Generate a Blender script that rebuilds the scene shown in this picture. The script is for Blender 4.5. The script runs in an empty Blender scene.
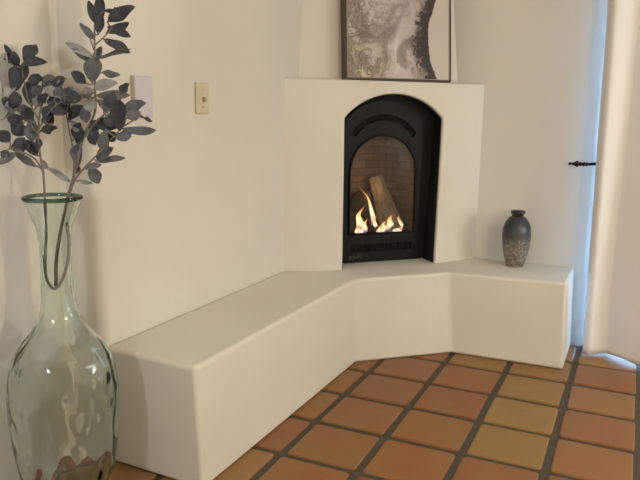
import bpy, bmesh, math, random
from mathutils import Vector, Matrix, noise
random.seed(7)
U = 0.32                       # one floor tile, in metres; all lengths below are in tiles
PI = math.pi
C = bpy.context.scene.collection

# ------------------------------------------------------------------ helpers
def srgb(r, g, b):
    f = lambda c: (c/255/12.92) if c/255 <= .04045 else ((c/255+.055)/1.055)**2.4
    return (f(r), f(g), f(b), 1)

class N:
    """small node-tree helper"""
    def __init__(s, name):
        s.m = bpy.data.materials.new(name); s.m.use_nodes = True
        s.t = s.m.node_tree; s.t.nodes.clear()
        s.out = s.n('ShaderNodeOutputMaterial')
    def n(s, typ, **kw):
        nd = s.t.nodes.new(typ)
        for k, v in kw.items():
            if k in nd.inputs.keys(): nd.inputs[k].default_value = v
            else: setattr(nd, k, v)
        return nd
    def l(s, a, b): s.t.links.new(a, b)
    def bsdf(s, color=None, rough=.5, **kw):
        b = s.n('ShaderNodeBsdfPrincipled')
        if color: b.inputs['Base Color'].default_value = color
        b.inputs['Roughness'].default_value = rough
        for k, v in kw.items(): b.inputs[k.replace('_', ' ')].default_value = v
        s.l(b.outputs[0], s.out.inputs['Surface']); s.b = b
        return b
    def coord(s, which='Object'): return s.n('ShaderNodeTexCoord').outputs[which]
    def noise(s, scale, detail=4, rough=.5, dist=0, vec=None):
        t = s.n('ShaderNodeTexNoise'); t.inputs['Scale'].default_value = scale
        t.inputs['Detail'].default_value = detail; t.inputs['Roughness'].default_value = rough
        t.inputs['Distortion'].default_value = dist
        s.l(vec if vec else s.coord(), t.inputs['Vector']); return t
    def ramp(s, src, stops, interp='LINEAR'):
        r = s.n('ShaderNodeValToRGB'); r.color_ramp.interpolation = interp
        e = r.color_ramp.elements
        e[0].position, e[0].color = stops[0]; e[1].position, e[1].color = stops[-1]
        for p, c in stops[1:-1]:
            x = e.new(p); x.color = c
        s.l(src, r.inputs['Fac']); return r
    def mix(s, fac, a, b, blend='MIX'):
        m = s.n('ShaderNodeMix', data_type='RGBA', blend_type=blend)
        for sock, v in ((m.inputs[0], fac), (m.inputs[6], a), (m.inputs[7], b)):
            if hasattr(v, 'links'): s.l(v, sock)
            else: sock.default_value = v
        return m.outputs[2]
    def math(s, op, a, b=0.0):
        m = s.n('ShaderNodeMath', operation=op)
        for i, v in enumerate((a, b)):
            if hasattr(v, 'links'): s.l(v, m.inputs[i])
            else: m.inputs[i].default_value = v
        return m.outputs[0]
    def bump(s, h, strength=.2, dist=.01):
        b = s.n('ShaderNodeBump'); b.inputs['Strength'].default_value = strength
        b.inputs['Distance'].default_value = dist
        s.l(h, b.inputs['Height']); s.l(b.outputs[0], s.b.inputs['Normal'])

def obj(name, bm, mat, parent=None, smooth=False, loc=None, rotz=0):
    """link a bmesh (in tiles) as ONE mesh object (in metres)"""
    bmesh.ops.scale(bm, vec=(U, U, U), verts=bm.verts)
    me = bpy.data.meshes.new(name); bm.to_mesh(me); bm.free()
    for m in (mat if isinstance(mat, (list, tuple)) else [mat]): me.materials.append(m)
    o = bpy.data.objects.new(name, me); C.objects.link(o)
    if smooth:
        for p in me.polygons: p.use_smooth = True
        if smooth is not True: me.set_sharp_from_angle(angle=math.radians(smooth))
    if parent: o.parent = parent
    if loc: o.location = Vector(loc)*U
    o.rotation_euler.z = rotz
    return o
def tag(o, label, cat, group=None):
    o['label'] = label; o['category'] = cat
    if group: o['group'] = group
    return o
def thing(name, label, cat, loc=(0, 0, 0), rotz=0, group=None):
    o = bpy.data.objects.new(name, None); C.objects.link(o); o.empty_display_size = .05
    o.location = Vector(loc)*U; o.rotation_euler.z = rotz
    return tag(o, label, cat, group)
def struct(o): o['kind'] = 'structure'; return o
def bevel(o, w, seg=3, ang=30):
    m = o.modifiers.new('bevel', 'BEVEL'); m.width = w*U; m.segments = seg
    m.limit_method = 'ANGLE'; m.angle_limit = math.radians(ang); m.harden_normals = True
    for p in o.data.polygons: p.use_smooth = True
    return o
def solid(o, t, off=-1):
    m = o.modifiers.new('solid', 'SOLIDIFY'); m.thickness = t*U; m.offset = off
    return o
def B(): return bmesh.new()
def box(bm, x0, x1, y0, y1, z0, z1, M=None):
    vs = [bm.verts.new((x, y, z)) for x in (x0, x1) for y in (y0, y1) for z in (z0, z1)]
    for f in ((0,1,3,2),(4,6,7,5),(0,4,5,1),(2,3,7,6),(0,2,6,4),(1,5,7,3)): bm.faces.new([vs[i] for i in f])
    if M: bmesh.ops.transform(bm, matrix=M, verts=vs)
    return vs
def prism(bm, base, z0, top=None, z1=0):
    a = [bm.verts.new((x, y, z0)) for x, y in base]
    b = [bm.verts.new((x, y, z1)) for x, y in (top or base)]
    n = len(a)
    bm.faces.new(a[::-1]); bm.faces.new(b)
    for i in range(n): bm.faces.new((a[i], a[(i+1) % n], b[(i+1) % n], b[i]))
    bmesh.ops.recalc_face_normals(bm, faces=bm.faces)
def lathe(bm, prof, seg=48, cap=True, M=None, fn=None):
    rings = []
    for r, z in prof:
        ring = []
        for k in range(seg):
            a = 2*PI*k/seg; rr = r
            if fn: rr = fn(r, z, a)
            ring.append(bm.verts.new((rr*math.cos(a), rr*math.sin(a), z)))
        rings.append(ring)
    for A, Bq in zip(rings, rings[1:]):
        for k in range(seg): bm.faces.new((A[k], A[(k+1) % seg], Bq[(k+1) % seg], Bq[k]))
    if cap:
        bm.faces.new(rings[0][::-1]); bm.faces.new(rings[-1])
    if M: bmesh.ops.transform(bm, matrix=M, verts=[v for r in rings for v in r])
def tube(bm, pts, rad, seg=8):
    pts = [Vector(p) for p in pts]; n = len(pts)
    rads = rad if isinstance(rad, (list, tuple)) else [rad]*n
    prev = None; up = Vector((.31, .2, .93)).normalized()
    for i, p in enumerate(pts):
        d = (pts[min(i+1, n-1)]-pts[max(i-1, 0)]).normalized()
        a = d.cross(up)
        if a.length < 1e-3: a = d.cross(Vector((1, 0, 0)))
        a.normalize(); b = d.cross(a).normalized()
        ring = [bm.verts.new(p+(a*math.cos(2*PI*k/seg)+b*math.sin(2*PI*k/seg))*rads[i]) for k in range(seg)]
        if prev:
            for k in range(seg): bm.faces.new((prev[k], prev[(k+1) % seg], ring[(k+1) % seg], ring[k]))
        else: bm.faces.new(ring[::-1])
        prev = ring
    bm.faces.new(prev)
def smooth_path(pts, n=6):
    """Catmull-Rom through the points"""
    P = [Vector(p) for p in pts]; P = [P[0]*2-P[1]]+P+[P[-1]*2-P[-2]]
    out = []
    for i in range(1, len(P)-2):
        for k in range(n):
            t = k/n; a, b, c, d = P[i-1:i+3]
            out.append(.5*((2*b)+(c-a)*t+(2*a-5*b+4*c-d)*t*t+(3*b-a-3*c+d)*t**3))
    return out+[P[-2]]
def fill(bm, loops, plane):
    """planar face with holes; loops of (a, b), plane maps (a, b) to xyz"""
    es = []
    for lp in loops:
        vs = [bm.verts.new(plane(a, b)) for a, b in lp]
        es += [bm.edges.new((vs[i], vs[(i+1) % len(vs)])) for i in range(len(vs))]
    bmesh.ops.triangle_fill(bm, edges=es, use_beauty=True, use_dissolve=False)
    bmesh.ops.recalc_face_normals(bm, faces=bm.faces)
def arc(cx, cz, r, a0, a1, n):
    return [(cx+r*math.cos(a0+(a1-a0)*i/n), cz+r*math.sin(a0+(a1-a0)*i/n)) for i in range(n+1)]

# ------------------------------------------------------------------ camera
F_PX = 680.0
RX = Vector((0.90616802, 0.42269798, 0.01363612)); UPV = Vector((-0.08942761, 0.1599992, 0.98305796))
FW = Vector((-0.41335485, 0.89203513, -0.18278703)); CAM = Vector((4.67006, -10.85566, 4.12342))
cd = bpy.data.cameras.new('camera'); cam = bpy.data.objects.new('camera', cd); C.objects.link(cam)
cd.sensor_width = 36; cd.lens = F_PX/640*36; cd.clip_start = .05
M = Matrix.Identity(4)
for i in range(3): M[i][0], M[i][1], M[i][2], M[i][3] = RX[i], UPV[i], -FW[i], CAM[i]*U
cam.matrix_world = M
bpy.context.scene.camera = cam
def at(px, py, depth):
    """point (tiles) seen at a pixel of the photograph, at that distance in front of the lens"""
    return CAM+FW*depth+RX*((px-320)/F_PX*depth)-UPV*((py-240)/F_PX*depth)

# ------------------------------------------------------------------ materials
def plaster(name, col, bumpy=.25):
    m = N(name); b = m.bsdf(rough=.75, Specular_IOR_Level=.25)
    n1 = m.noise(1.3, 3); n2 = m.noise(9, 6, .6)
    c2 = tuple(c*.93 for c in col[:3])+(1,)
    m.l(m.mix(m.ramp(n1.outputs[0], [(.35, (0,0,0,1)), (.65, (1,1,1,1))]).outputs[0], col, c2), b.inputs['Base Color'])
    h = m.math('ADD', m.math('MULTIPLY', n1.outputs[0], 1.6), m.math('MULTIPLY', n2.outputs[0], .25))
    m.bump(h, bumpy, .03)
    return m.m
WALL = plaster('wall_plaster', (.70, .68, .63, 1))
BANCO = plaster('hearth_plaster', (.72, .695, .635, 1), .35)
CEIL = plaster('ceiling_plaster', (.75, .72, .66, 1))

def tile_mat():
    m = N('saltillo_tile'); b = m.bsdf(rough=.42, Specular_IOR_Level=.4)
    vc = m.n('ShaderNodeVertexColor', layer_name='tile_colour')
    n1 = m.noise(7, 5, .6, .4); n2 = m.noise(45, 4, .7); n3 = m.noise(16, 3, .5)
    c = m.mix(m.ramp(n1.outputs[0], [(.38, (0,0,0,1)), (.7, (.45,.45,.45,1))]).outputs[0], vc.outputs[0], (.27, .18, .085, 1))
    c = m.mix(m.ramp(n2.outputs[0], [(.62, (0,0,0,1)), (.8, (.35,.35,.35,1))]).outputs[0], c, (.11, .068, .035, 1))
    c = m.mix(m.ramp(n3.outputs[0], [(.77, (0,0,0,1)), (.8, (.8,.8,.8,1))]).outputs[0], c, (.08, .04, .02, 1))
    m.l(c, b.inputs['Base Color'])
    m.l(m.ramp(n1.outputs[0], [(.3, (.36,.36,.36,1)), (.7, (.55,.55,.55,1))]).outputs[0], b.inputs['Roughness'])
    m.bump(m.math('ADD', n1.outputs[0], m.math('MULTIPLY', n2.outputs[0], .2)), .25, .01)
    return m.m
def grout_mat():
    m = N('grout'); b = m.bsdf(rough=.8)
    n = m.noise(30, 5, .7)
    m.l(m.ramp(n.outputs[0], [(.3, (.052, .041, .027, 1)), (.7, (.085, .068, .046, 1))]).outputs[0], b.inputs['Base Color'])
    m.bump(n.outputs[0], .3, .01); return m.m
def simple(name, col, rough=.5, bump=None, **kw):
    m = N(name); b = m.bsdf(col, rough, **kw)
    n = m.noise(bump[0] if bump else 12, 4)
    d = tuple(c*.82 for c in col[:3])+(1,)
    m.l(m.mix(n.outputs[0], col, d), b.inputs['Base Color'])
    if bump: m.bump(n.outputs[0], bump[1], .01)
    return m.m
IRON = simple('matte_black_iron', (.0040, .0040, .0044, 1), .6, (60, .08), Specular_IOR_Level=.25)
IRON_DK = simple('black_steel_liner', (.003, .003, .003, 1), .7)
IRON_SLOT = simple('vent_dark', (.0012, .0012, .0012, 1), .9)
WROUGHT = simple('wrought_iron', (.012, .011, .011, 1), .45, (40, .2), Metallic=.4)

def leaf_mat(name, a, b_, back):
    m = N(name); b = m.bsdf(rough=.62, Specular_IOR_Level=.35)
    n = m.noise(14, 4, .6)
    c = m.ramp(n.outputs[0], [(.3, a), (.7, b_)]).outputs[0]
    g = m.n('ShaderNodeNewGeometry')
    m.l(m.mix(g.outputs['Backfacing'], c, back), b.inputs['Base Color'])
    m.bump(n.outputs[0], .15, .005); return m.m
LEAF_D = leaf_mat('dark_slate_leaf', (.030, .030, .040, 1), (.066, .066, .084, 1), (.17, .17, .18, 1))
LEAF_L = leaf_mat('dusty_grey_leaf', (.22, .22, .23, 1), (.40, .40, .405, 1), (.32, .32, .33, 1))
LEAF_M = leaf_mat('mid_grey_leaf', (.085, .085, .100, 1), (.16, .16, .178, 1), (.22, .22, .23, 1))
STEM = simple('grey_stem', (.20, .175, .155, 1), .6, (30, .2))

def glass_mat(name, tint, dens):
    m = N(name)
    g = m.n('ShaderNodeBsdfGlass', Roughness=0.0, IOR=1.48); g.inputs['Color'].default_value = (.975, .99, .982, 1)
    m.l(g.outputs[0], m.out.inputs['Surface'])
    v = m.n('ShaderNodeVolumeAbsorption'); v.inputs['Color'].default_value = tint; v.inputs['Density'].default_value = dens
    m.l(v.outputs[0], m.out.inputs['Volume']); return m.m
GLASS = glass_mat('recycled_green_glass', (.25, .66, .52, 1), 5.5)
def pane_mat(name, tint):
    m = N(name)                                  # thin clear pane: passes light straight on, mirrors a little
    t = m.n('ShaderNodeBsdfTransparent'); t.inputs[0].default_value = tint
    gl = m.n('ShaderNodeBsdfGlossy'); gl.inputs['Roughness'].default_value = .02
    fr = m.n('ShaderNodeFresnel'); fr.inputs['IOR'].default_value = 1.45
    mx = m.n('ShaderNodeMixShader')
    m.l(fr.outputs[0], mx.inputs[0]); m.l(t.outputs[0], mx.inputs[1]); m.l(gl.outputs[0], mx.inputs[2])
    m.l(mx.outputs[0], m.out.inputs['Surface']); return m.m
PANE = pane_mat('clear_window_glass', (.95, .97, .98, 1))
FIREGLASS = pane_mat('fire_glass', (.9, .87, .83, 1))

# ------------------------------------------------------------------ the room
HC = 8.2                                          # ceiling height
XL, YR = -.72, 2.02                               # left wall face, right wall face
YE = -5.11                                        # near end of the left wall
XJ = -1.22                                        # wall beyond the jog
bm = B()
cv = .13
conv = [(XL-cv+cv*math.sin(a), YE+cv-cv*math.cos(a)) for a in [PI/2*i/8 for i in range(9)]]
prism(bm, [(-2.2, -15), (XJ, -15), (XJ, YE-.05), (XJ+.05, YE)]+conv+[(XL, 3.1), (-2.2, 3.1)], -.1, None, HC)
struct(obj('wall_left', bm, WALL, smooth=40))
X0, X1 = 4.04, 7.2                                # opening of the patio door
bm = B(); rr = .10
rnd = [(X0-rr+rr*math.sin(a), YR+rr-rr*math.cos(a)) for a in [PI/2*i/10 for i in range(11)]]
prism(bm, [(XL, YR)]+rnd+[(X0, 3.1), (XL, 3.1)], -.1, None, HC)
box(bm, X0, X1, YR, 3.1, 6.9, HC); box(bm, X1, 11.2, YR, 3.1, -.1, HC)
struct(obj('wall_right', bm, WALL, smooth=40))
bm = B(); box(bm, 11.2, 11.5, -15, 3.1, -.1, HC); struct(obj('wall_far', bm, WALL))
bm = B(); box(bm, -2.2, 11.5, -15.3, -15, -.1, HC); struct(obj('wall_back', bm, WALL))
bm = B(); box(bm, -2.2, 11.5, -15.3, 3.1, HC, HC+.3); struct(obj('ceiling', bm, CEIL))

# floor: one mesh, terracotta tiles standing a little proud of the grout bed
bm = B()
box(bm, -2.2, 11.5, -15.3, 2.35, -.3, -.022)
for f in bm.faces: f.material_index = 1
cl = bm.loops.layers.float_color.new('tile_colour')
known = {(2,-1):(176,100,62),(3,-1):(182,128,76),(3,-2):(186,133,76),(3,-3):(180,130,72),(3,-4):(170,101,60),(4,-1):(178,116,70),
         (4,-2):(172,102,60),(4,-3):(177,112,66),(4,-4):(170,101,60),(1,-1):(172,100,62),(1,-2):(170,98,58),(2,-2):(170,96,58),
         (2,-3):(176,110,62),(1,-3):(174,102,58),(1,-4):(174,106,60),(2,-4):(178,108,60),(0,-2):(176,108,62),(0,-3):(176,112,58),(0,-1):(172,104,62),
         (4,0):(174,104,62),(2,0):(182,124,72),(3,0):(178,116,68)}
rt = random.Random(11)
for i in range(-3, 12):
    for j in range(-16, 3):
        if j == 2: continue
        h = .452; cx, cy = i+.5, j+.5
        def ring(h, z, r=.045):
            out = []
            for q, (sx, sy) in enumerate(((1,1),(-1,1),(-1,-1),(1,-1))):
                for k in range(3):
                    a = PI/2*q+PI/4*k
                    out.append((cx+sx*(h-r)+r*math.cos(a), cy+sy*(h-r)+r*math.sin(a), z))
            return out
        jit = [(rt.uniform(-.008, .008), rt.uniform(-.008, .008)) for _ in range(12)]
        dz = rt.uniform(-.003, .003)
        R = [[bm.verts.new((x+jx, y+jy, z)) for (x, y, z), (jx, jy) in zip(ring(hh, zz), jit)] for hh, zz in ((h, -.03), (h, -.012+dz), (h-.012, -.003+dz), (h-.03, dz))]
        fs = [bm.faces.new(R[-1])]
        for A, Q in zip(R, R[1:]):
            for k in range(12): fs.append(bm.faces.new((A[k], A[(k+1) % 12], Q[(k+1) % 12], Q[k])))
        c = known.get((i, j)) or random.Random(i*31+j*7).choice([(172,98,60),(176,110,64),(184,126,74),(168,94,58)])
        c = srgb(*c); c = (c[0]*.58, c[1]*.67, c[2]*.62, 1)
        for f in fs:
            f.smooth = False
            for lp in f.loops: lp[cl] = c
struct(obj('floor', bm, [tile_mat(), grout_mat()]))

# patio door behind the curtain, its sill and the terrace outside
DOORW = simple('white_door_paint', (.75, .76, .78, 1), .45)
SILL = simple('pale_stone_sill', (.74, .72, .69, 1), .6)
bm = B(); box(bm, X0, X1, 2.35, 3.1, -.3, .01); struct(obj('trim_1', bm, SILL))
dr = struct(thing('door_1', 'glazed patio door behind the curtain', 'door', (X0, 2.75, .01)))
del dr['label']; del dr['category']
bm = B()
W_, H_ = X1-X0, 6.88
for a, b in ((0, .22), (W_/2-.11, W_/2+.11), (W_-.22, W_)): box(bm, a, b, 0, .14, 0, H_)
for a, b in ((0, .12), (H_-.25, H_)): box(bm, .22, W_-.22, .01, .13, a, b)
obj('door_frame', bm, DOORW, dr)
bm = B(); box(bm, .2, W_-.2, .06, .08, .10, H_-.2); obj('door_glass', bm, PANE, dr)
bm = B(); box(bm, -10, 25, 3.1, 40, -.5, -.15); struct(obj('ground', bm, simple('terrace_paving', (.55, .53, .5, 1), .8)))

# ------------------------------------------------------------------ banco (plaster bench)
HB = 1.44
bm = B()
base = [(.63, -5.12), (.665, -.70), (1.985, .50), (3.85, .535), (3.85, YR), (XL, YR), (XL, -5.08)]
top = [(.585, -5.17), (.62, -.67), (1.87, .55), (3.79, .70), (3.80, YR), (XL, YR), (XL, -5.09)]
prism(bm, base, 0, top, HB)
o = obj('plaster_bench', bm, BANCO); bevel(o, .055, 4)
tag(o, 'long cream plaster bench wrapping the corner below the fireplace', 'bench')

# ------------------------------------------------------------------ kiva fireplace: local x along its face, y into the corner
P0 = (XL, YR-2.71, 0)
FL = 2.71*math.sqrt(2)
fire = thing('plaster_fireplace', 'cream plaster corner fireplace with arched opening and stepped-back chimney', 'fireplace', P0, PI/4)
OL, OR, ZS, ZA = 1.085, 3.015, 4.06, 4.48
def seg_arch(l, r, zs, za, n=24):
    w = (r-l)/2; s = za-zs; R = (w*w+s*s)/(2*s); c = za-R; a = math.asin(w/R)
    return arc((l+r)/2, c, R, PI/2+a, PI/2-a, n)
HL = 4.70
def bow(x, z, dx=0.0):
    """the plaster face leans out towards its foot and curves back to the walls"""
    k = max(0, (HL-z)/(HL-HB)); b = min(1, 1.25*max(0, math.sin(PI*min(max(x/FL, 0), 1)))**.7)
    return x-(.14+.06*(x-2))*k*b, -.25*k*b
bm = B()
def P_(x, z):
    a, d = bow(x, z); return bm.verts.new((a, d, z))
arch_ = seg_arch(OL, OR, ZS, ZA)
zr = [HB+(ZS-HB)*k/10 for k in range(11)]; NT = 2; NS = 9
def up(zb): return [zb+(HL-zb)*k/NT for k in range(1, NT+1)]
cols = []
for k in range(NS+1): cols.append([P_(OL*k/NS, z) for z in zr+up(ZS)])
left_edge = cols[-1]
right_cols = [[P_(OR+(FL-OR)*k/NS, z) for z in zr+up(ZS)] for k in range(NS+1)]
def quads(cs):
    for A, Q in zip(cs, cs[1:]):
        for k in range(len(A)-1): bm.faces.new((A[k], Q[k], Q[k+1], A[k+1]))
quads(cols); quads(right_cols)
mid = [left_edge[10:]]+[[P_(x, z) for z in [zb]+up(zb)] for x, zb in arch_[1:-1]]+[right_cols[0][10:]]
quads(mid)
hv = left_edge[:10]+[c[0] for c in mid]+right_cols[0][:10][::-1]
bk = [bm.verts.new((v.co.x, .28, v.co.z)) for v in hv]
for k in range(len(hv)-1): bm.faces.new((hv[k], hv[k+1], bk[k+1], bk[k]))
topv = [c[-1] for c in cols]+[c[-1] for c in mid[1:-1]]+[c[-1] for c in right_cols]
apex = bm.verts.new((FL/2, FL/2, HL))
for a, b in zip(topv, topv[1:]): bm.faces.new((a, b, apex))
bmesh.ops.recalc_face_normals(bm, faces=bm.faces)
bm.faces.ensure_lookup_table()
if bm.faces[0].normal.y > 0: bmesh.ops.reverse_faces(bm, faces=bm.faces)
o = obj('mantel_block', bm, BANCO, fire); bevel(o, .045, 4, 40)
def off(z): return .31+.068*(z-HL)
bm = B(); rows = []
for z in (HL, 6.2, HC):
    d = off(z); n = 12
    # shallow convex face with soft returns at both walls
    pts = [(d+(FL-2*d)*t, d-.05*math.sin(PI*t)**.5+.05) for t in [i/n for i in range(n+1)]]
    rows.append([bm.verts.new((a, b, z)) for a, b in pts])
for A, Q in zip(rows, rows[1:]):
    for k in range(len(A)-1): bm.faces.new((A[k], A[k+1], Q[k+1], Q[k]))
bmesh.ops.recalc_face_normals(bm, faces=bm.faces)
obj('chimney_breast', bm, BANCO, fire, smooth=True)

# ------------------------------------------------------------------ gas insert
PI_ = (P0[0]+.045*.7071, P0[1]+.045*.7071, 0)
ins = thing('fireplace_insert', 'black cast iron gas insert with arched glass in the fireplace opening', 'fireplace insert', PI_, PI/4)
D = .2
XZ = lambda y: (lambda a, b: (a, y, b))
bm = B(); e = .012                                # steel lining of the recess
def lining():
    pts = [(OL+e, HB+(ZS-HB)*k/10+.004*(k == 0)) for k in range(10)]+seg_arch(OL+e, OR-e, ZS-.01, ZA-e)+[(OR-e, HB+(ZS-HB)*k/10+.004*(k == 0)) for k in range(9, -1, -1)]
    return [(bow(x, z)[0]-.045, bow(x, z)[1], z) for x, z in pts]
loop = lining()
a = [bm.verts.new((x, d+.05, z)) for x, d, z in loop]; b = [bm.verts.new((x, D+.06, z)) for x, d, z in loop]
for k in range(len(a)-1): bm.faces.new((a[k], a[k+1], b[k+1], b[k]))
o = obj('steel_liner', bm, IRON_DK, ins, smooth=50)
CXI, GR = 1.887, .656
GZS, GZB = 3.105, 1.977
glass_loop = [(CXI-GR, GZB), (CXI+GR, GZB)]+arc(CXI, GZS, GR, 0, PI, 32)
bm = B()
fill(bm, [[(x, z) for x, d, z in loop], [(CXI+(x-CXI)*1.03, GZB-.02+(z-GZB)*1.02) for x, z in glass_loop]], XZ(D+.05))
obj('back_panel', bm, IRON_SLOT, ins)
FLx, FRx = 1.10, 2.655
VC, VR0, VR1, VA = 3.342, .675, .79, math.radians(56)
vent_loop = arc(CXI, VC, VR1, PI/2-VA, PI/2+VA, 24)+arc(CXI, VC, VR0, PI/2+VA, PI/2-VA, 24)
LZ0, LZ1, LS0, LS1 = 1.64, 1.785, 1.27, 2.52
bm = B()
outl = [(FLx, 1.447), (FRx, 1.447)]+seg_arch(FLx, FRx, 3.98, 4.37)[::-1]
fill(bm, [outl, glass_loop, vent_loop, [(LS0, LZ0), (LS1, LZ0), (LS1, LZ1), (LS0, LZ1)]], XZ(D))
o = obj('face_plate', bm, IRON, ins); fp = o
nm = o.data.polygons[0].normal.y
solid(o, .045, -1 if nm < 0 else 1)
bm = B()                                          # raised rim round the glass
for lp, w in ((glass_loop, .022),):
    pts = [(x, D-.012, z) for x, z in lp]
    tube(bm, pts+[pts[0]], w, 6)
obj('glass_rim', bm, IRON, fp, smooth=True)
bm = B()
n = 19
for k in range(n+1):                              # leaning teeth of the arched vent
    a = PI/2+VA-2*VA*k/n
    p0 = Vector((CXI+VR0*math.cos(a-.03), D+.012, VC+VR0*math.sin(a-.03))); p1 = Vector((CXI+VR1*math.cos(a+.03), D+.012, VC+VR1*math.sin(a+.03)))
    tube(bm, [p0, p0.lerp(p1, .5)+Vector((.006, -.006, 0)), p1], [.014, .009, .016], 6)
obj('arched_vent_grille', bm, IRON, fp)
bm = B(); n = 17
for k in range(n):
    x = LS0+(LS1-LS0)*(k+.5)/n
    tube(bm, [(x-.016, D+.012, LZ0), (x+.006, D+.006, (LZ0+LZ1)/2), (x-.010, D+.012, LZ1)], [.017, .010, .017], 6)
obj('louvre_grille', bm, IRON, fp)
bm = B()
for z in (1.49, 1.895): box(bm, 1.22, 2.58, D-.012, D, z, z+.016)
for x in (1.22, 2.564): box(bm, x, x+.016, D-.012, D, 1.506, 1.895)
for k in range(30): box(bm, LS0+.02+k*.042, LS0+.036+k*.042, D-.006, D, 1.60, 1.612)
obj('lower_panel_frame', bm, IRON, fp)
bm = B()                                          # small pale script in the lower left corner of the face
for st in ([(0,.02),(.02,.055),(.03,.01),(.045,.05),(.06,.012)], [(.07,.03),(.1,.045),(.11,.015),(.13,.03)], [(.14,.0),(.19,.06),(.23,.065),(.29,.05)], [(.15,.02),(.2,.03),(.25,.02)], [(0,0),(.06,-.004),(.12,-.006)]):
    tube(bm, smooth_path([(1.245+x, D-.004, 1.525+z) for x, z in st], 4), .0045, 4)
o = obj('maker_script', bm, simple('pale_script', (.14, .14, .14, 1), .4), fp); o['label'] = 'small pale grey script lettering'
bm = B(); fill(bm, [[(CXI+(x-CXI)*1.01, z) for x, z in glass_loop]], XZ(D+.02))
obj('glass_pane', bm, FIREGLASS, ins)

def brick_mat():
    m = N('firebrick'); b = m.bsdf(rough=.85)
    uv = m.n('ShaderNodeUVMap', uv_map='uv').outputs[0]
    t = m.n('ShaderNodeTexBrick', offset=.5); m.l(uv, t.inputs['Vector'])
    for k, v in (('Scale', 1.0), ('Mortar Size', .006), ('Mortar Smooth', .3), ('Brick Width', .27), ('Row Height', .135), ('Bias', 0.0)): t.inputs[k].default_value = v
    t.inputs['Color1'].default_value = (.20, .125, .078, 1); t.inputs['Color2'].default_value = (.13, .083, .053, 1); t.inputs['Mortar'].default_value = (.065, .042, .029, 1)
    n = m.noise(30, 5, .65)
    m.l(m.mix(.35, t.outputs['Color'], n.outputs['Color'], 'SOFT_LIGHT'), b.inputs['Base Color'])
    m.bump(m.math('SUBTRACT', m.math('MULTIPLY', n.outputs[0], .3), t.outputs['Fac']), .7, .012); return m.m
FD0 = D+.055
bm = B(); uvl = bm.loops.layers.uv.new('uv')
plan = [(1.167, FD0), (1.247, .75)]+[(1.247+.25*(1-math.cos(a)), .75+.3*math.sin(a)) for a in [PI/2*i/5 for i in range(1, 6)]]
plan = plan+[(2*CXI-x, y) for x, y in plan[::-1]]
zs = [1.89, 2.6, 3.2, 3.85]
grid = [[bm.verts.new((x, y, z)) for x, y in plan] for z in zs]
s = [0]
for p, q in zip(plan, plan[1:]): s.append(s[-1]+math.dist(p, q))
for r in range(len(zs)-1):
    for k in range(len(plan)-1):
        f = bm.faces.new((grid[r][k], grid[r][k+1], grid[r+1][k+1], grid[r+1][k])); f.smooth = True
        for lp, (kk, rr_) in zip(f.loops, ((k, r), (k+1, r), (k+1, r+1), (k, r+1))): lp[uvl].uv = (s[kk], zs[rr_])
for row in (grid[0], grid[-1]):
    f = bm.faces.new(row)
    for lp in f.loops: lp[uvl].uv = (lp.vert.co.x, lp.vert.co.y)
bmesh.ops.recalc_face_normals(bm, faces=bm.faces)
obj('brick_firebox', bm, brick_mat(), ins)
bm = B(); box(bm, 1.25, 2.52, .3, .78, 1.892, 1.932)
obj('burner_tray', bm, simple('burner_steel', (.03, .026, .024, 1), .7, (20, .4)), ins)

R45 = Matrix.Translation(Vector(PI_)) @ Matrix.Rotation(PI/4, 4, 'Z')
def fw_(s, d, z): return R45 @ Vector((s, d, z))
def fl(s, d, z): return fw_(s-.09, d-.2, z+.035)
def bark(name, a, b_):
    m = N(name); b = m.bsdf(rough=.9)
    mp = m.n('ShaderNodeMapping'); m.l(m.coord('Generated'), mp.inputs[0]); mp.inputs['Scale'].default_value = (9, 9, 1.2)
    n = m.noise(2.2, 6, .7, .8, mp.outputs[0])
    m.l(m.ramp(n.outputs[0], [(.3, a), (.68, b_)]).outputs[0], b.inputs['Base Color']); m.bump(n.outputs[0], .9, .03); return m.m
BARK1 = bark('pale_bark', (.085, .062, .042, 1), (.42, .34, .235, 1))
BARK2 = bark('charred_bark', (.016, .012, .010, 1), (.13, .09, .06, 1))
def log(name, p0, p1, r0, r1, mat, label, seg=20, flat=1.0):
    o0 = Vector(p0); d = (Vector(p1)-o0); L = d.length
    bm = B(); prof = []
    n = 14
    sd = random.random()*50
    def fn(r, z, a): return r*(1+.22*noise.noise(Vector((math.cos(a)*1.7, math.sin(a)*1.7, z*2.2+sd)))+.05*noise.noise(Vector((math.cos(a)*6, math.sin(a)*6, z*4+sd))))
    prof = [(r0*.55, -.0)]+[(r0+(r1-r0)*k/n, .02+(L-.04)*k/n) for k in range(n+1)]+[(r1*.55, L)]
    lathe(bm, prof, seg, True, None, fn)
    o = obj(name, bm, mat, smooth=60, loc=o0)
    o.rotation_mode = 'QUATERNION'; o.rotation_quaternion = d.to_track_quat('Z', 'Y'); o.scale = (1, 1, 1)
    return tag(o, label, 'log', 'logs in the firebox')
log('gas_log', fl(2.33, .66, 1.92), fl(2.10, 1.02, 2.93), .235, .13, BARK1, 'tall pale split log leaning against the firebox back')
log('gas_log', fl(1.62, .70, 2.42), fl(1.95, 1.12, 2.52), .16, .16, BARK2, 'round dark log end raised at the left of the fire')
log('gas_log', fl(1.98, .62, 1.91), fl(1.84, .96, 2.50), .085, .075, BARK2, 'thin charred log standing between the two flames')
log('gas_log', fl(1.42, .66, 1.99), fl(1.62, 1.0, 2.05), .095, .09, BARK2, 'small dark log lying lower left of the fire')
log('gas_log', fl(2.10, .58, 1.925), fl(2.62, .62, 1.925), .05, .035, BARK2, 'low charred twig lying along the front of burner')

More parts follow.
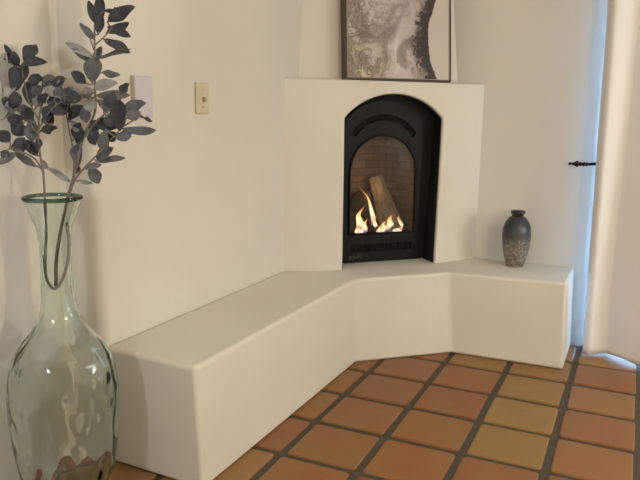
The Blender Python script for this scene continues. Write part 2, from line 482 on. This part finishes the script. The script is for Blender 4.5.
def flame_mat():
    m = N('flame')
    z = m.n('ShaderNodeSeparateXYZ'); m.l(m.coord('Generated'), z.inputs[0])
    col = m.ramp(z.outputs[2], [(0, (.16, .14, .95, 1)), (.13, (.55, .22, .80, 1)), (.28, (1, .55, .34, 1)), (.48, (1, .74, .42, 1)), (.78, (1, .52, .18, 1)), (1, (.95, .28, .06, 1))])
    st = m.ramp(z.outputs[2], [(0, (.12,.12,.12,1)), (.18, (.22,.22,.22,1)), (.4, (.8,.8,.8,1)), (.75, (.5,.5,.5,1)), (1, (.16,.16,.16,1))])
    em = m.n('ShaderNodeEmission'); m.l(col.outputs[0], em.inputs[0])
    m.l(m.math('MULTIPLY', st.outputs[0], 2.9), em.inputs[1])
    tr = m.n('ShaderNodeBsdfTransparent'); lw = m.n('ShaderNodeLayerWeight'); lw.inputs[0].default_value = .35
    fac = m.ramp(lw.outputs['Facing'], [(.0, (.95,.95,.95,1)), (.85, (.12,.12,.12,1))])
    mx = m.n('ShaderNodeMixShader'); m.l(fac.outputs[0], mx.inputs[0]); m.l(tr.outputs[0], mx.inputs[1]); m.l(em.outputs[0], mx.inputs[2])
    m.l(mx.outputs[0], m.out.inputs['Surface']); return m.m
FLAME = flame_mat()
fr = thing('gas_fire', 'orange and violet gas flames burning among the logs', 'fire', tuple(fl(2.0, .6, 1.9)), PI/4)
def flame(x, y, h, r, lean, tw=0.0, z=0.0):
    bm = B(); n = 18; sd = random.random()*30; rings = []
    for k in range(n+1):
        t = k/n; rr_ = r*(math.sin(PI*min(1, t*1.25+.12))**.8 if t < .45 else (1-t)**1.1*1.75)+.002
        cx = lean*t*t+.045*noise.noise(Vector((sd, t*2.4, 0)))*t*2.2+tw*math.sin(t*4.2); cy = .03*noise.noise(Vector((sd, 9, t*2)))
        rings.append([bm.verts.new((x+cx+rr_*math.cos(2*PI*q/14), y+cy+.6*rr_*math.sin(2*PI*q/14), z+h*t)) for q in range(14)])
    for A, Q in zip(rings, rings[1:]):
        for q in range(14): bm.faces.new((A[q], A[(q+1) % 14], Q[(q+1) % 14], Q[q]))
    obj('flame', bm, FLAME, fr, smooth=True)
# x relative to s = 2.0, y relative to depth .6
flame(-.37, .02, .54, .075, .05)
flame(-.27, -.01, .30, .055, .0)
flame(-.09, .06, .86, .042, -.20, .03, .02)
flame(-.03, .03, .36, .05, -.04)
flame(.12, -.03, .26, .05, .0)
flame(.22, -.06, .38, .085, .03)
flame(.43, -.06, .36, .05, -.03)
flame(.34, -.08, .15, .10, .0)
flame(-.40, -.04, .17, .09, .0)
flame(.03, -.06, .17, .09, .0)

# ------------------------------------------------------------------ painting leaning on the ledge
def art_mat():
    m = N('abstract_canvas'); b = m.bsdf(rough=.6)
    sep = m.n('ShaderNodeSeparateXYZ'); m.l(m.coord('Object'), sep.inputs[0])
    X = m.math('DIVIDE', sep.outputs[0], U); Z = m.math('DIVIDE', sep.outputs[2], U)
    n1 = m.noise(5, 6, .62, 1.4); n2 = m.noise(16, 6, .7, .8); n3 = m.noise(9, 5, .6, 2.0); nb = m.noise(8, 6, .7)
    n4 = m.noise(45, 4, .7); n5 = m.noise(3.2, 5, .6, 1.8); BW = lambda a, b: [(a, (0,0,0,1)), (b, (1,1,1,1))]
    c = m.ramp(n1.outputs[0], [(.30, (.28, .235, .225, 1)), (.45, (.46, .40, .395, 1)), (.58, (.56, .50, .50, 1)), (.72, (.66, .61, .60, 1))]).outputs[0]
    leftness = m.ramp(X, [(.30, (1,1,1,1)), (.98, (.08,.08,.08,1))]).outputs[0]
    blot = m.ramp(m.math('ADD', n5.outputs[0], m.math('MULTIPLY', leftness, .10)), BW(.50, .57)).outputs[0]
    c = m.mix(m.math('MULTIPLY', blot, .72), c, (.20, .155, .115, 1))
    vein = m.ramp(m.math('ABSOLUTE', m.math('SUBTRACT', n3.outputs[0], .5)), [(0, (1,1,1,1)), (.045, (0,0,0,1))]).outputs[0]
    c = m.mix(m.math('MULTIPLY', m.math('MULTIPLY', vein, .95), leftness), c, (.15, .115, .085, 1))
    lo = m.math('MULTIPLY', m.ramp(n2.outputs[0], BW(.55, .60)).outputs[0],
                m.math('MULTIPLY', m.ramp(Z, [(.30, (1,1,1,1)), (.85, (0,0,0,1))]).outputs[0], leftness))
    c = m.mix(m.math('MULTIPLY', lo, .8), c, (.70, .58, .42, 1))
    zz = m.math('SUBTRACT', Z, .74)
    edge = m.math('ADD', m.math('MULTIPLY', m.math('MULTIPLY', zz, zz), .36), 1.585)
    dx = m.math('SUBTRACT', X, edge)
    dd = m.math('ADD', dx, m.math('MULTIPLY', m.math('SUBTRACT', nb.outputs[0], .5), .14))
    width = m.math('SUBTRACT', .38, m.math('MULTIPLY', m.math('ABSOLUTE', m.math('SUBTRACT', Z, .55)), .17))
    frac = m.math('DIVIDE', m.math('ADD', dx, width), width)          # 0 at the left fringe of the dark sweep, 1 at its right edge
    sp = m.math('ADD', m.math('ADD', m.math('MULTIPLY', frac, .32), m.math('MULTIPLY', n2.outputs[0], .75)), m.math('MULTIPLY', n4.outputs[0], .45))
    dark = m.math('MULTIPLY', m.ramp(sp, BW(.60, .74)).outputs[0], m.ramp(frac, BW(-.0, .1)).outputs[0])
    fringe = m.math('MULTIPLY', m.ramp(sp, BW(.55, .70)).outputs[0], m.ramp(m.math('ADD', frac, .75), BW(0, .75)).outputs[0])
    c = m.mix(m.math('MULTIPLY', fringe, .55), c, (.11, .09, .088, 1))
    c = m.mix(m.math('MULTIPLY', dark, .95), c, (.026, .021, .024, 1))
    pale = m.ramp(dd, BW(-.005, .015)).outputs[0]
    c = m.mix(m.math('MULTIPLY', pale, .96), c, (.60, .525, .48, 1))
    m.l(c, b.inputs['Base Color']); m.bump(n2.outputs[0], .25, .006); return m.m
PW, PH, PD = 2.05, 2.5, .19
lean = math.radians(5.2)
pic = thing('framed_painting', 'abstract taupe and black painting in thin bronze frame leaning above the fireplace', 'painting', tuple(fw_(1.06, .045, HL+.012)), PI/4)
pic.rotation_mode = 'XYZ'; pic.rotation_euler = (-lean, 0, PI/4)
bm = B(); w = .024
box(bm, 0, w, 0, PD, 0, PH); box(bm, PW-w, PW, 0, PD, 0, PH); box(bm, w, PW-w, 0, PD, 0, w); box(bm, w, PW-w, 0, PD, PH-w, PH)
o = obj('picture_frame', bm, simple('bronze_frame', (.085, .058, .042, 1), .45, Metallic=.3), pic)
bm = B(); g = .045
box(bm, g, PW-g, .010, .09, g, PH-g)
obj('canvas', bm, art_mat(), pic)
bm = B(); v = .034; l_ = .010
for a in ((v, v+l_, v, PH-v), (PW-v-l_, PW-v, v, PH-v), (v+l_, PW-v-l_, v, v+l_), (v+l_, PW-v-l_, PH-v-l_, PH-v)): box(bm, a[0], a[1], .004, .05, a[2], a[3])
o = obj('champagne_liner', bm, simple('champagne_metal', (.42, .34, .28, 1), .4, Metallic=.3), pic); o['label'] = 'thin pale champagne inner lip'
bm = B(); box(bm, w, PW-w, .06, PD-.005, w, PH-w); obj('backing_board', bm, simple('dark_backing', (.05, .035, .03, 1), .7), pic)

# ------------------------------------------------------------------ small vase on the bench
def vase_mat():
    m = N('gunmetal_speckled_glaze'); b = m.bsdf(rough=.32, Metallic=.35)
    sep = m.n('ShaderNodeSeparateXYZ'); m.l(m.coord('Object'), sep.inputs[0])
    z = m.math('DIVIDE', sep.outputs[2], U)
    n1 = m.noise(9, 4, .6); n2 = m.noise(55, 5, .75); n3 = m.noise(25, 3, .6)
    zz = m.math('ADD', z, m.math('MULTIPLY', m.math('SUBTRACT', n1.outputs[0], .5), .35))
    base_ = m.ramp(zz, [(.0, (.21, .19, .155, 1)), (.32, (.19, .175, .15, 1)), (.55, (.085, .085, .09, 1)), (.75, (.05, .055, .068, 1)), (1.0, (.055, .06, .075, 1))]).outputs[0]
    sp = m.ramp(n2.outputs[0], [(.48, (0,0,0,1)), (.60, (1,1,1,1))]).outputs[0]
    lowm = m.ramp(zz, [(.40, (1,1,1,1)), (.62, (0,0,0,1))]).outputs[0]
    c = m.mix(m.math('MULTIPLY', m.math('MULTIPLY', sp, lowm), .75), base_, (.43, .40, .33, 1))
    dk = m.ramp(n3.outputs[0], [(.56, (0,0,0,1)), (.64, (1,1,1,1))]).outputs[0]
    c = m.mix(m.math('MULTIPLY', m.math('MULTIPLY', dk, lowm), .7), c, (.055, .05, .042, 1))
    m.l(c, b.inputs['Base Color'])
    m.l(m.ramp(zz, [(.3, (.55,.55,.55,1)), (.7, (.33,.33,.33,1))]).outputs[0], b.inputs['Roughness'])
    m.bump(n2.outputs[0], .12, .004); return m.m
sv = thing('ceramic_vase', 'small dark blue-grey ceramic vase with speckled silvery base standing on bench', 'vase', (2.80, 1.63, HB+.002))
prof = [(.14, 0), (.155, .008), (.185, .10), (.212, .205), (.245, .37), (.261, .52), (.263, .64), (.252, .74), (.228, .82), (.19, .89), (.145, .94), (.112, .965)]
sp_ = [(p.x, p.y) for p in smooth_path([(a, b, 0) for a, b in prof], 4)]
bm = B(); lathe(bm, sp_+[(.09, .955), (.08, .90), (.08, .5)], 56); obj('vase_body', bm, vase_mat(), sv, smooth=50)
bm = B(); lathe(bm, [(.112, .962), (.109, .985), (.122, 1.01), (.136, 1.03), (.138, 1.055), (.128, 1.066), (.112, 1.06), (.098, 1.03), (.09, .955)], 56, False)
sv.scale = (.96, .96, .95)
o = obj('vase_rim', bm, simple('glossy_rim_glaze', (.07, .062, .055, 1), .12, Metallic=.7), sv, smooth=60); o['label'] = 'glossy dark rim'

# ------------------------------------------------------------------ tall glass vase
GV = (-.537, -5.915)
gprof = [(.277, 3.257), (.248, 3.167), (.214, 3.077), (.179, 2.987), (.16, 2.876), (.15, 2.692), (.153, 2.538), (.16, 2.361), (.178, 2.173), (.209, 2.046), (.287, 1.907),
         (.391, 1.779), (.474, 1.638), (.517, 1.508), (.54, 1.366), (.553, 1.178), (.541, .899), (.518, .672), (.484, .432), (.459, .304), (.40, .14), (.34, .05), (.26, .012)]
gp = [(p.x, p.y) for p in smooth_path([(a, b, 0) for a, b in gprof[::-1]], 5)]
inner = []
for k, (r, z) in enumerate(gp):
    if z < .09: continue
    inner.append((max(.02, r-(.024 if z < 2.0 else .024+.016*min(1, (z-2.0)/.4))), z))
gv = thing('glass_floor_vase', 'tall clear green-tinted glass bottle vase on the floor at bench end', 'vase', (GV[0], GV[1], .002))
def wav(r, z, a, s, amp):
    k = min(1, max(0, (2.3-z)/.8))*.8+.2
    v = Vector((math.cos(a)*2.2, math.sin(a)*2.2, z*2.6+s))
    return r*(1+amp*k*(noise.noise(v*1.6)+.5*noise.noise(v*3.1)))
bm = B(); SEG = 96
P = gp
allp = [('o', r, z) for r, z in gp]+[('i', r, z) for r, z in inner[::-1]]
rings = []
for kind, r, z in allp:
    ring = []
    for k in range(SEG):
        a = 2*PI*k/SEG
        rr_ = wav(r, z, a, 0, .012) if kind == 'o' else min(wav(r, z, a, 40, .042), wav(r+.024, z, a, 0, .012)-.010)
        ring.append(bm.verts.new((rr_*math.cos(a), rr_*math.sin(a), z)))
    rings.append(ring)
for A, Q in zip(rings, rings[1:]):
    for k in range(SEG): bm.faces.new((A[k], A[(k+1) % SEG], Q[(k+1) % SEG], Q[k]))
bm.faces.new(rings[0][::-1]); bm.faces.new(rings[-1])
obj('vase_body', bm, GLASS, gv, smooth=70)
bm = B()
tube(bm, [(.268*math.cos(2*PI*k/64), .268*math.sin(2*PI*k/64), 3.268) for k in range(65)], .021, 10)
o = obj('vase_lip', bm, glass_mat('dark_green_lip', (.06, .34, .25, 1), 170), gv, smooth=True); o['label'] = 'dark green glass lip'

# ------------------------------------------------------------------ leafy branches
DEP = (Vector((GV[0], GV[1], 3.2))-CAM).dot(FW)
VIEW = -FW
def branch(name, label, stems, leaves, seed, dz):
    rnd_ = random.Random(seed)
    root = thing(name, label, 'branch', (GV[0], GV[1], 2.4), group=None)
    O = Vector((GV[0], GV[1], 2.4))
    bm = B(); nodes = []
    for rad, pts in stems:
        pp = smooth_path([at(x, y, DEP+d) for x, y, d in pts], 6)
        nodes += [(p, d) for p in pp for d in (0,)]
        tube(bm, [p-O for p in pp], [rad*(1-.5*i/len(pp)) for i in range(len(pp))], 7)
    lf = B()
    extra = []
    for _ in range(9):                               # smaller leaves filling in along the upper stems
        rad, pts = rnd_.choice(stems); k = rnd_.randrange(1, len(pts)); t = rnd_.random()
        x = pts[k-1][0]*(1-t)+pts[k][0]*t; y = pts[k-1][1]*(1-t)+pts[k][1]*t
        if y > 150 or y < 60: continue
        a = rnd_.uniform(0, 2*PI); L = rnd_.uniform(11, 18)
        extra.append((x+2*math.cos(a), y+2*math.sin(a), x+L*math.cos(a), y-3+L*math.sin(a), rnd_.uniform(3.5, 5.2), rnd_.choice((0, 0, 1))))
    for (bx, by, tx, ty, w, tone) in leaves+extra:
        # attach at the nearest stem point as seen from the room
        def pix(p):
            q = p-CAM; d = q.dot(FW); return (320+F_PX*q.dot(RX)/d, 240-F_PX*q.dot(UPV)/d, d)
        best = min(nodes, key=lambda n_: (pix(n_[0])[0]-bx)**2+(pix(n_[0])[1]-by)**2)[0]
        bp = pix(best); d0 = bp[2]+rnd_.uniform(-.06, .06)
        L = math.hypot(tx-bx, ty-by)*DEP/F_PX
        b0 = at(bx, by, d0); t0 = at(tx, ty, d0+rnd_.uniform(-.45, .45)*max(L, .12))
        if math.hypot(bp[0]-bx, bp[1]-by) < 22:
            mid = (best+b0)/2+Vector((0, 0, -.01))
            tube(bm, [p-O for p in smooth_path([best, mid, b0, b0.lerp(t0, .15)], 4)], .0075, 5)
        ax_ = (t0-b0); L = ax_.length; ax_.normalize()
        nrm = (VIEW+Vector((rnd_.uniform(-.32, .32), rnd_.uniform(-.32, .32), rnd_.uniform(-.15, .5)))).normalized()
        side = ax_.cross(nrm).normalized(); nrm = side.cross(ax_).normalized()
        W = 1.12*w*DEP/F_PX; t0 = t0+ax_*(L*.08); L *= 1.08; cup = rnd_.uniform(.15, .5)*W; bend = rnd_.uniform(-.14, .10)*L; wave = rnd_.uniform(-.02, .02)
        nu, nv = 12, 6; g = []
        for i in range(nu+1):
            u_ = i/nu
            ww = W*(math.sin(PI*u_**1.02)**.74)*(1 if u_ < .6 else 1-.12*(u_-.6)/.4)+.003
            row = []
            for j in range(nv+1):
                v_ = (j/nv-.5)*2
                p = b0+ax_*(L*u_)+side*(ww*v_)+nrm*(cup*(abs(v_)**1.3)*ww/W+bend*math.sin(PI*u_)+wave*math.sin(u_*9+v_))
                row.append(lf.verts.new(p-O))
            g.append(row)
        for i in range(nu):
            for j in range(nv):
                f = lf.faces.new((g[i][j], g[i][j+1], g[i+1][j+1], g[i+1][j])); f.smooth = True; f.material_index = tone
    obj('stem', bm, STEM, root, smooth=True)
    o = obj('foliage', lf, [LEAF_D, LEAF_M, LEAF_L], root); solid(o, .005, 0)
    return root
def crop(ox, oy, sc, rows): return [(ox+a/sc, oy+b/sc, ox+c/sc, oy+d/sc, w/sc, t) for a, b, c, d, w, t in rows]
right_leaves = crop(60, 0, 6, [(235,150,240,-25,27,0),(225,150,175,15,24,0),(285,128,437,45,34,0),(265,70,332,50,9,0),(230,205,248,90,26,0),(278,195,405,140,26,0),(285,160,415,215,24,0),
    (265,238,412,312,26,0),(228,348,412,295,15,1),(205,238,125,146,18,1),(205,345,45,262,22,2),(192,368,85,298,19,1),(215,375,248,288,20,1),(190,490,215,350,48,1),(250,435,352,450,20,1),(160,500,78,436,28,0)])
right_leaves += crop(60, 70, 6.4, [(165,172,32,128,32,2),(188,185,165,112,32,2),(215,120,358,85,32,2),(388,152,437,92,24,0),(232,165,432,160,27,1),(228,188,342,262,24,2),(370,185,385,378,46,0),
    (405,240,540,212,30,1),(420,305,508,272,36,1),(505,285,582,322,8,0),(400,375,598,385,24,1),(180,180,200,262,38,2),(158,225,58,312,36,0),(240,320,345,372,42,0),(130,160,-10,205,25,0),
    (65,185,18,285,30,0),(70,325,168,425,24,2),(190,395,242,450,34,0),(355,425,447,410,32,1),(280,270,330,200,26,1),(300,330,420,300,30,0),(150,240,170,330,30,1)])
right_leaves += crop(50, 120, 5.33, [(150,240,146,132,29,1),(300,50,295,170,30,1),(250,215,332,152,26,1),(262,225,392,203,14,1),(178,258,268,240,15,1),(215,250,258,332,29,1),(130,290,152,250,14,1),
    (150,322,222,336,9,2),(112,332,-5,258,14,2),(222,75,235,128,22,0),(350,90,428,88,24,1),(130,100,160,20,30,0),(150,130,175,60,26,0),(210,60,260,10,30,0)])
branch('leafy_branch', 'taller grey-leaved branch, the right-hand one in the glass vase', [
    (.017, [(56,286,.02),(56,262,.0),(60,232,.0),(67,200,.0),(74,176,.0),(80,150,.02),(85,133,.05),(95,112,.05),(95,88,.0),(95,58,-.02),(94.5,28,-.02),(98,-2,.0)]),
    (.011, [(68,198,.0),(75,180,-.05),(86,166,-.12),(101,151,-.2),(112,138,-.25),(124,126,-.25)]),
    (.011, [(71,190,.02),(74,168,.10),(72.5,146,.2),(69,130,.25),(66,112,.25)]),
    (.010, [(83,138,.03),(98,120,-.08),(112,108,-.15),(122,98,-.18)]),
    (.008, [(95,45,-.02),(105,36,-.06),(112,28,-.08)]),
    (.008, [(94,50,.0),(89,36,.05),(84,28,.06)]),
    ], right_leaves, 3, 0)
left_leaves = crop(0, 40, 6, [(62,140,20,32,27,0),(150,135,210,32,40,0),(130,150,272,135,27,0),(80,305,158,155,52,0),(105,160,85,75,27,0),(15,310,35,90,42,2),(30,345,88,268,26,2),
    (165,250,252,230,32,0),(190,395,178,250,36,0),(295,305,300,212,40,1),(340,305,395,235,22,2),(262,285,380,350,26,2),(240,335,208,275,30,1),(218,402,235,345,30,2),(100,408,88,315,32,0),
    (75,410,195,432,22,1),(5,415,45,370,28,2),(10,480,30,372,30,2),(295,410,392,442,26,0),(385,330,482,352,32,0),(300,330,350,400,34,0),(250,260,350,300,34,0),(230,380,290,330,30,0),(260,470,320,400,26,0)])
left_leaves += crop(0, 110, 4.8, [(112,62,42,38,26,0),(155,152,160,52,33,1),(195,100,270,86,19,0),(48,152,-2,105,26,0),(180,218,128,150,22,0),(187,192,185,140,17,0),(112,207,48,178,8,1),
    (182,272,82,212,15,1),(80,205,-2,258,18,1),(135,112,55,78,30,0),(198,240,228,282,11,2),(250,72,218,18,28,0),(160,60,120,0,30,0),(215,60,245,5,24,0)])
branch('leafy_branch', 'lower grey-leaved branch, the left-hand one reaching out of the frame', [
    (.017, [(66,222,-.04),(69,240,-.04),(67.5,262,-.03),(62,280,.0),(54.5,289,.0),(48,280,.02),(46,262,.02),(46,232,.02),(45,200,.02),(43,172,.02),(40,154,.02),(38.5,132,.02),(40,112,.03),(46,92,.05),(52,80,.05)]),
    (.010, [(42,170,.02),(36,160,.0),(27,154,-.05),(13,148,-.1),(2,154,-.15)]),
    (.010, [(38.5,134,.02),(28,122,.05),(14,107,.12),(2,92,.18)]),
    (.009, [(39,120,.02),(30,104,.05),(24,82,.08),(22,68,.1)]),
    (.009, [(39,128,.02),(48,114,-.05),(58,104,-.1),(68,100,-.12)]),
    ], left_leaves, 5, 0)

# ------------------------------------------------------------------ wall plates
IVORY = simple('ivory_plastic', (.66, .59, .44, 1), .4)
sw = thing('light_switch', 'ivory toggle light switch plate on the left wall', 'light switch', (XL, -3.088, 4.303))
bm = B(); box(bm, 0, .035, -.145, .145, -.205, .205); o = obj('wall_plate', bm, IVORY, sw); bevel(o, .018, 3)
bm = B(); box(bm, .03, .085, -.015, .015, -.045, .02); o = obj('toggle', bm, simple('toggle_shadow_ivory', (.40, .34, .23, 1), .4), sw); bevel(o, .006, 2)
for z in (-.115, .115):
    bm = B(); lathe(bm, [(.014, .034), (.014, .038), (.010, .041)], 12, True, Matrix.Rotation(PI/2, 4, 'Y')); obj('screw', bm, simple('painted_screw', (.42, .36, .25, 1), .5), sw, loc=(0, 0, z))
pn = thing('control_panel', 'flat pale lilac-white rectangular panel on wall left of the switch', 'wall panel', (XL, -4.335, 4.29))
bm = B(); box(bm, 0, .060, -.158, .158, -.235, .235); o = obj('panel_case', bm, simple('panel_case', (.52, .49, .42, 1), .5), pn); bevel(o, .008, 2)
bm = B(); box(bm, .059, .066, -.151, .151, -.228, .228); o = obj('panel_face', bm, simple('lilac_face', (.62, .59, .66, 1), .35), pn); o['label'] = 'pale lilac front face'

# ------------------------------------------------------------------ curtain and its iron finial
def curtain_mat():
    m = N('cream_curtain'); b = m.bsdf(rough=.85, Specular_IOR_Level=.15)
    n = m.noise(160, 2); 
    m.l(m.mix(n.outputs[0], (.83, .82, .83, 1), (.80, .79, .80, 1)), b.inputs['Base Color'])
    m.bump(n.outputs[0], .1, .002); return m.m
CY = 1.50; HEMZ = .035; NX, NZ = 170, 44
FOLD = [(4.0, 1.41), (4.12, 1.385), (4.47, 1.60), (5.12, 1.16), (5.72, 1.56), (6.2, 1.18), (6.75, 1.58), (7.0, 1.4), (7.2, 1.5), (7.45, 1.95)]
def fold_y(x):
    for k in range(len(FOLD)-1):
        if FOLD[k][0] <= x <= FOLD[k+1][0]:
            t = (x-FOLD[k][0])/(FOLD[k+1][0]-FOLD[k][0]); t = t*t*(3-2*t) if k != 2 else (1-(1-t)**2)*.55+t*.45   # sharper crease where two folds meet
            return FOLD[k][1]*(1-t)+FOLD[k+1][1]*t
    return 1.4
def curtain_pt(t, z):
    h = z/7.4
    x = 4.085-.014*z+(7.45-4.085)*t
    y = CY+(fold_y(x+.02*math.sin(z*.9))-1.43)*(1.0-.30*h)-.02*math.sin(x*3.1+z*.35)*h
    if x > 7.2: y = max(y, 1.3+(x-7.2)/.25*.6)
    y += .22*max(0, 1-t/.035)**1.6*(.45+.6*h)
    return Vector((x, y, z))
C0 = Vector((4.085, CY, HEMZ))
bm = B(); rows = []
for k in range(NZ+1):
    z = HEMZ+(7.4-HEMZ)*(k/NZ)**1.15
    row = []
    for i in range(NX+1):
        p = curtain_pt(i/NX, z)
        if k == 0: p.z += .018*math.sin(p.x*7)+.006
        row.append(bm.verts.new(p-C0))
    rows.append(row)
for A, Q in zip(rows, rows[1:]):
    for i in range(NX): bm.faces.new((A[i], A[i+1], Q[i+1], Q[i])).smooth = True
cu = thing('curtain', 'long cream fabric curtain hanging to the floor in front of patio door', 'curtain', C0)
CURT = curtain_mat()
o = obj('curtain_cloth', bm, CURT, cu); solid(o, .02, 0)
bm = B(); tube(bm, [curtain_pt(i/NX, HEMZ+.36)-C0+Vector((0, -.011, 0)) for i in range(NX+1)], .005, 4)
obj('hem_stitching', bm, CURT, cu, smooth=True)

FZ = 3.345; FY = 1.75
fn_ = thing('curtain_holdback', 'black wrought iron spear-tipped rod sticking out beside the curtain edge', 'curtain holdback', (3.57, FY, 3.327))
Rx = Matrix.Rotation(PI/2, 4, 'Y')
tip = [(.004, 0), (.022, .012), (.026, .03), (.022, .05), (.018, .07), (.03, .10), (.052, .135), (.058, .15), (.05, .165), (.026, .18), (.02, .19)]
bm = B(); lathe(bm, tip, 20, True, Rx); obj('finial_tip', bm, WROUGHT, fn_, smooth=50)
bm = B(); lathe(bm, [(.02, .185), (.04, .195), (.04, .215), (.024, .222), (.024, .24), (.042, .248), (.042, .268), (.026, .275), (.026, .29), (.038, .297), (.038, .312), (.024, .32)], 20, True, Rx); obj('turned_collar', bm, WROUGHT, fn_, smooth=40)
bm = B(); tube(bm, [(.315, 0, 0), (.40, 0, .008), (.47, .0, .014)], .026, 12); tube(bm, [(.455, 0, .013), (.46, .12, .013), (.46, YR-FY+.055, .013)], .018, 10); obj('rod', bm, WROUGHT, fn_, smooth=50)

# ------------------------------------------------------------------ light
def lamp(name, loc, watt, rad, col, typ='POINT'):
    l = bpy.data.lights.new(name, typ); l.energy = watt; l.color = col
    if typ == 'POINT': l.shadow_soft_size = rad*U
    else: l.shape = 'DISK'; l.size = rad*2*U
    o = bpy.data.objects.new(name, l); o.location = Vector(loc)*U; C.objects.link(o); return o
for dx, dy, dz in ((-.3, .15, .3), (.2, -.2, -.3)):                    # two-bulb lamp to the right of the camera
    lamp('standing_lamp', (9.6+dx, -7.5+dy, 4.7+dz), 46, .06, (.94, .80, .575))
lamp('corner_lamp', (1.0, -11.5, 4.5), 29, .3, (.9, 1, 1))
lamp('low_fill_light', (10.3, -1.0, 3.6), 50, .8, (.95, 1, .99))  # unseen low fill light, added so the bench front outshines its top
lamp('fire_glow', tuple(fl(1.95, .72, 2.75)), .3, .12, (1, .55, .25))
# daylight
w = bpy.data.worlds.new('sky'); bpy.context.scene.world = w; w.use_nodes = True
bg = w.node_tree.nodes['Background']; bg.inputs[0].default_value = (.36, .62, 1.0, 1); bg.inputs[1].default_value = 13.5
pl = bpy.data.lights.new('door_daylight', 'AREA'); pl.shape = 'RECTANGLE'; pl.size = (X1-X0)*U; pl.size_y = 6.9*U; pl.cycles.is_portal = True
po = bpy.data.objects.new('door_daylight', pl); C.objects.link(po); po.location = Vector(((X0+X1)/2, 3.05, 3.45))*U; po.rotation_euler = (-PI/2, 0, 0)

sc = bpy.context.scene
sc.view_settings.view_transform = 'Standard'; sc.view_settings.look = 'None'; sc.view_settings.gamma = 1; sc.view_settings.use_curve_mapping = False
sc.view_settings.exposure = -0.16
cy = sc.cycles
cy.use_denoising = True; cy.caustics_refractive = True; cy.caustics_reflective = True
cy.max_bounces = 14; cy.diffuse_bounces = 5; cy.glossy_bounces = 6; cy.transmission_bounces = 12; cy.transparent_max_bounces = 16
cy.sample_clamp_indirect = 6; cy.blur_glossy = .5

for o in bpy.data.objects:
    if o.type == 'LIGHT' and o.name.startswith(('standing_lamp',)): o.data.cycles.is_caustics_light = True
    if o.name.startswith(('vase_body',)) and o.data.materials[0] == GLASS: o.cycles.is_caustics_caster = True
    if o.name in ('wall_left', 'floor', 'plaster_bench'): o.cycles.is_caustics_receiver = True
cy.use_light_tree = False
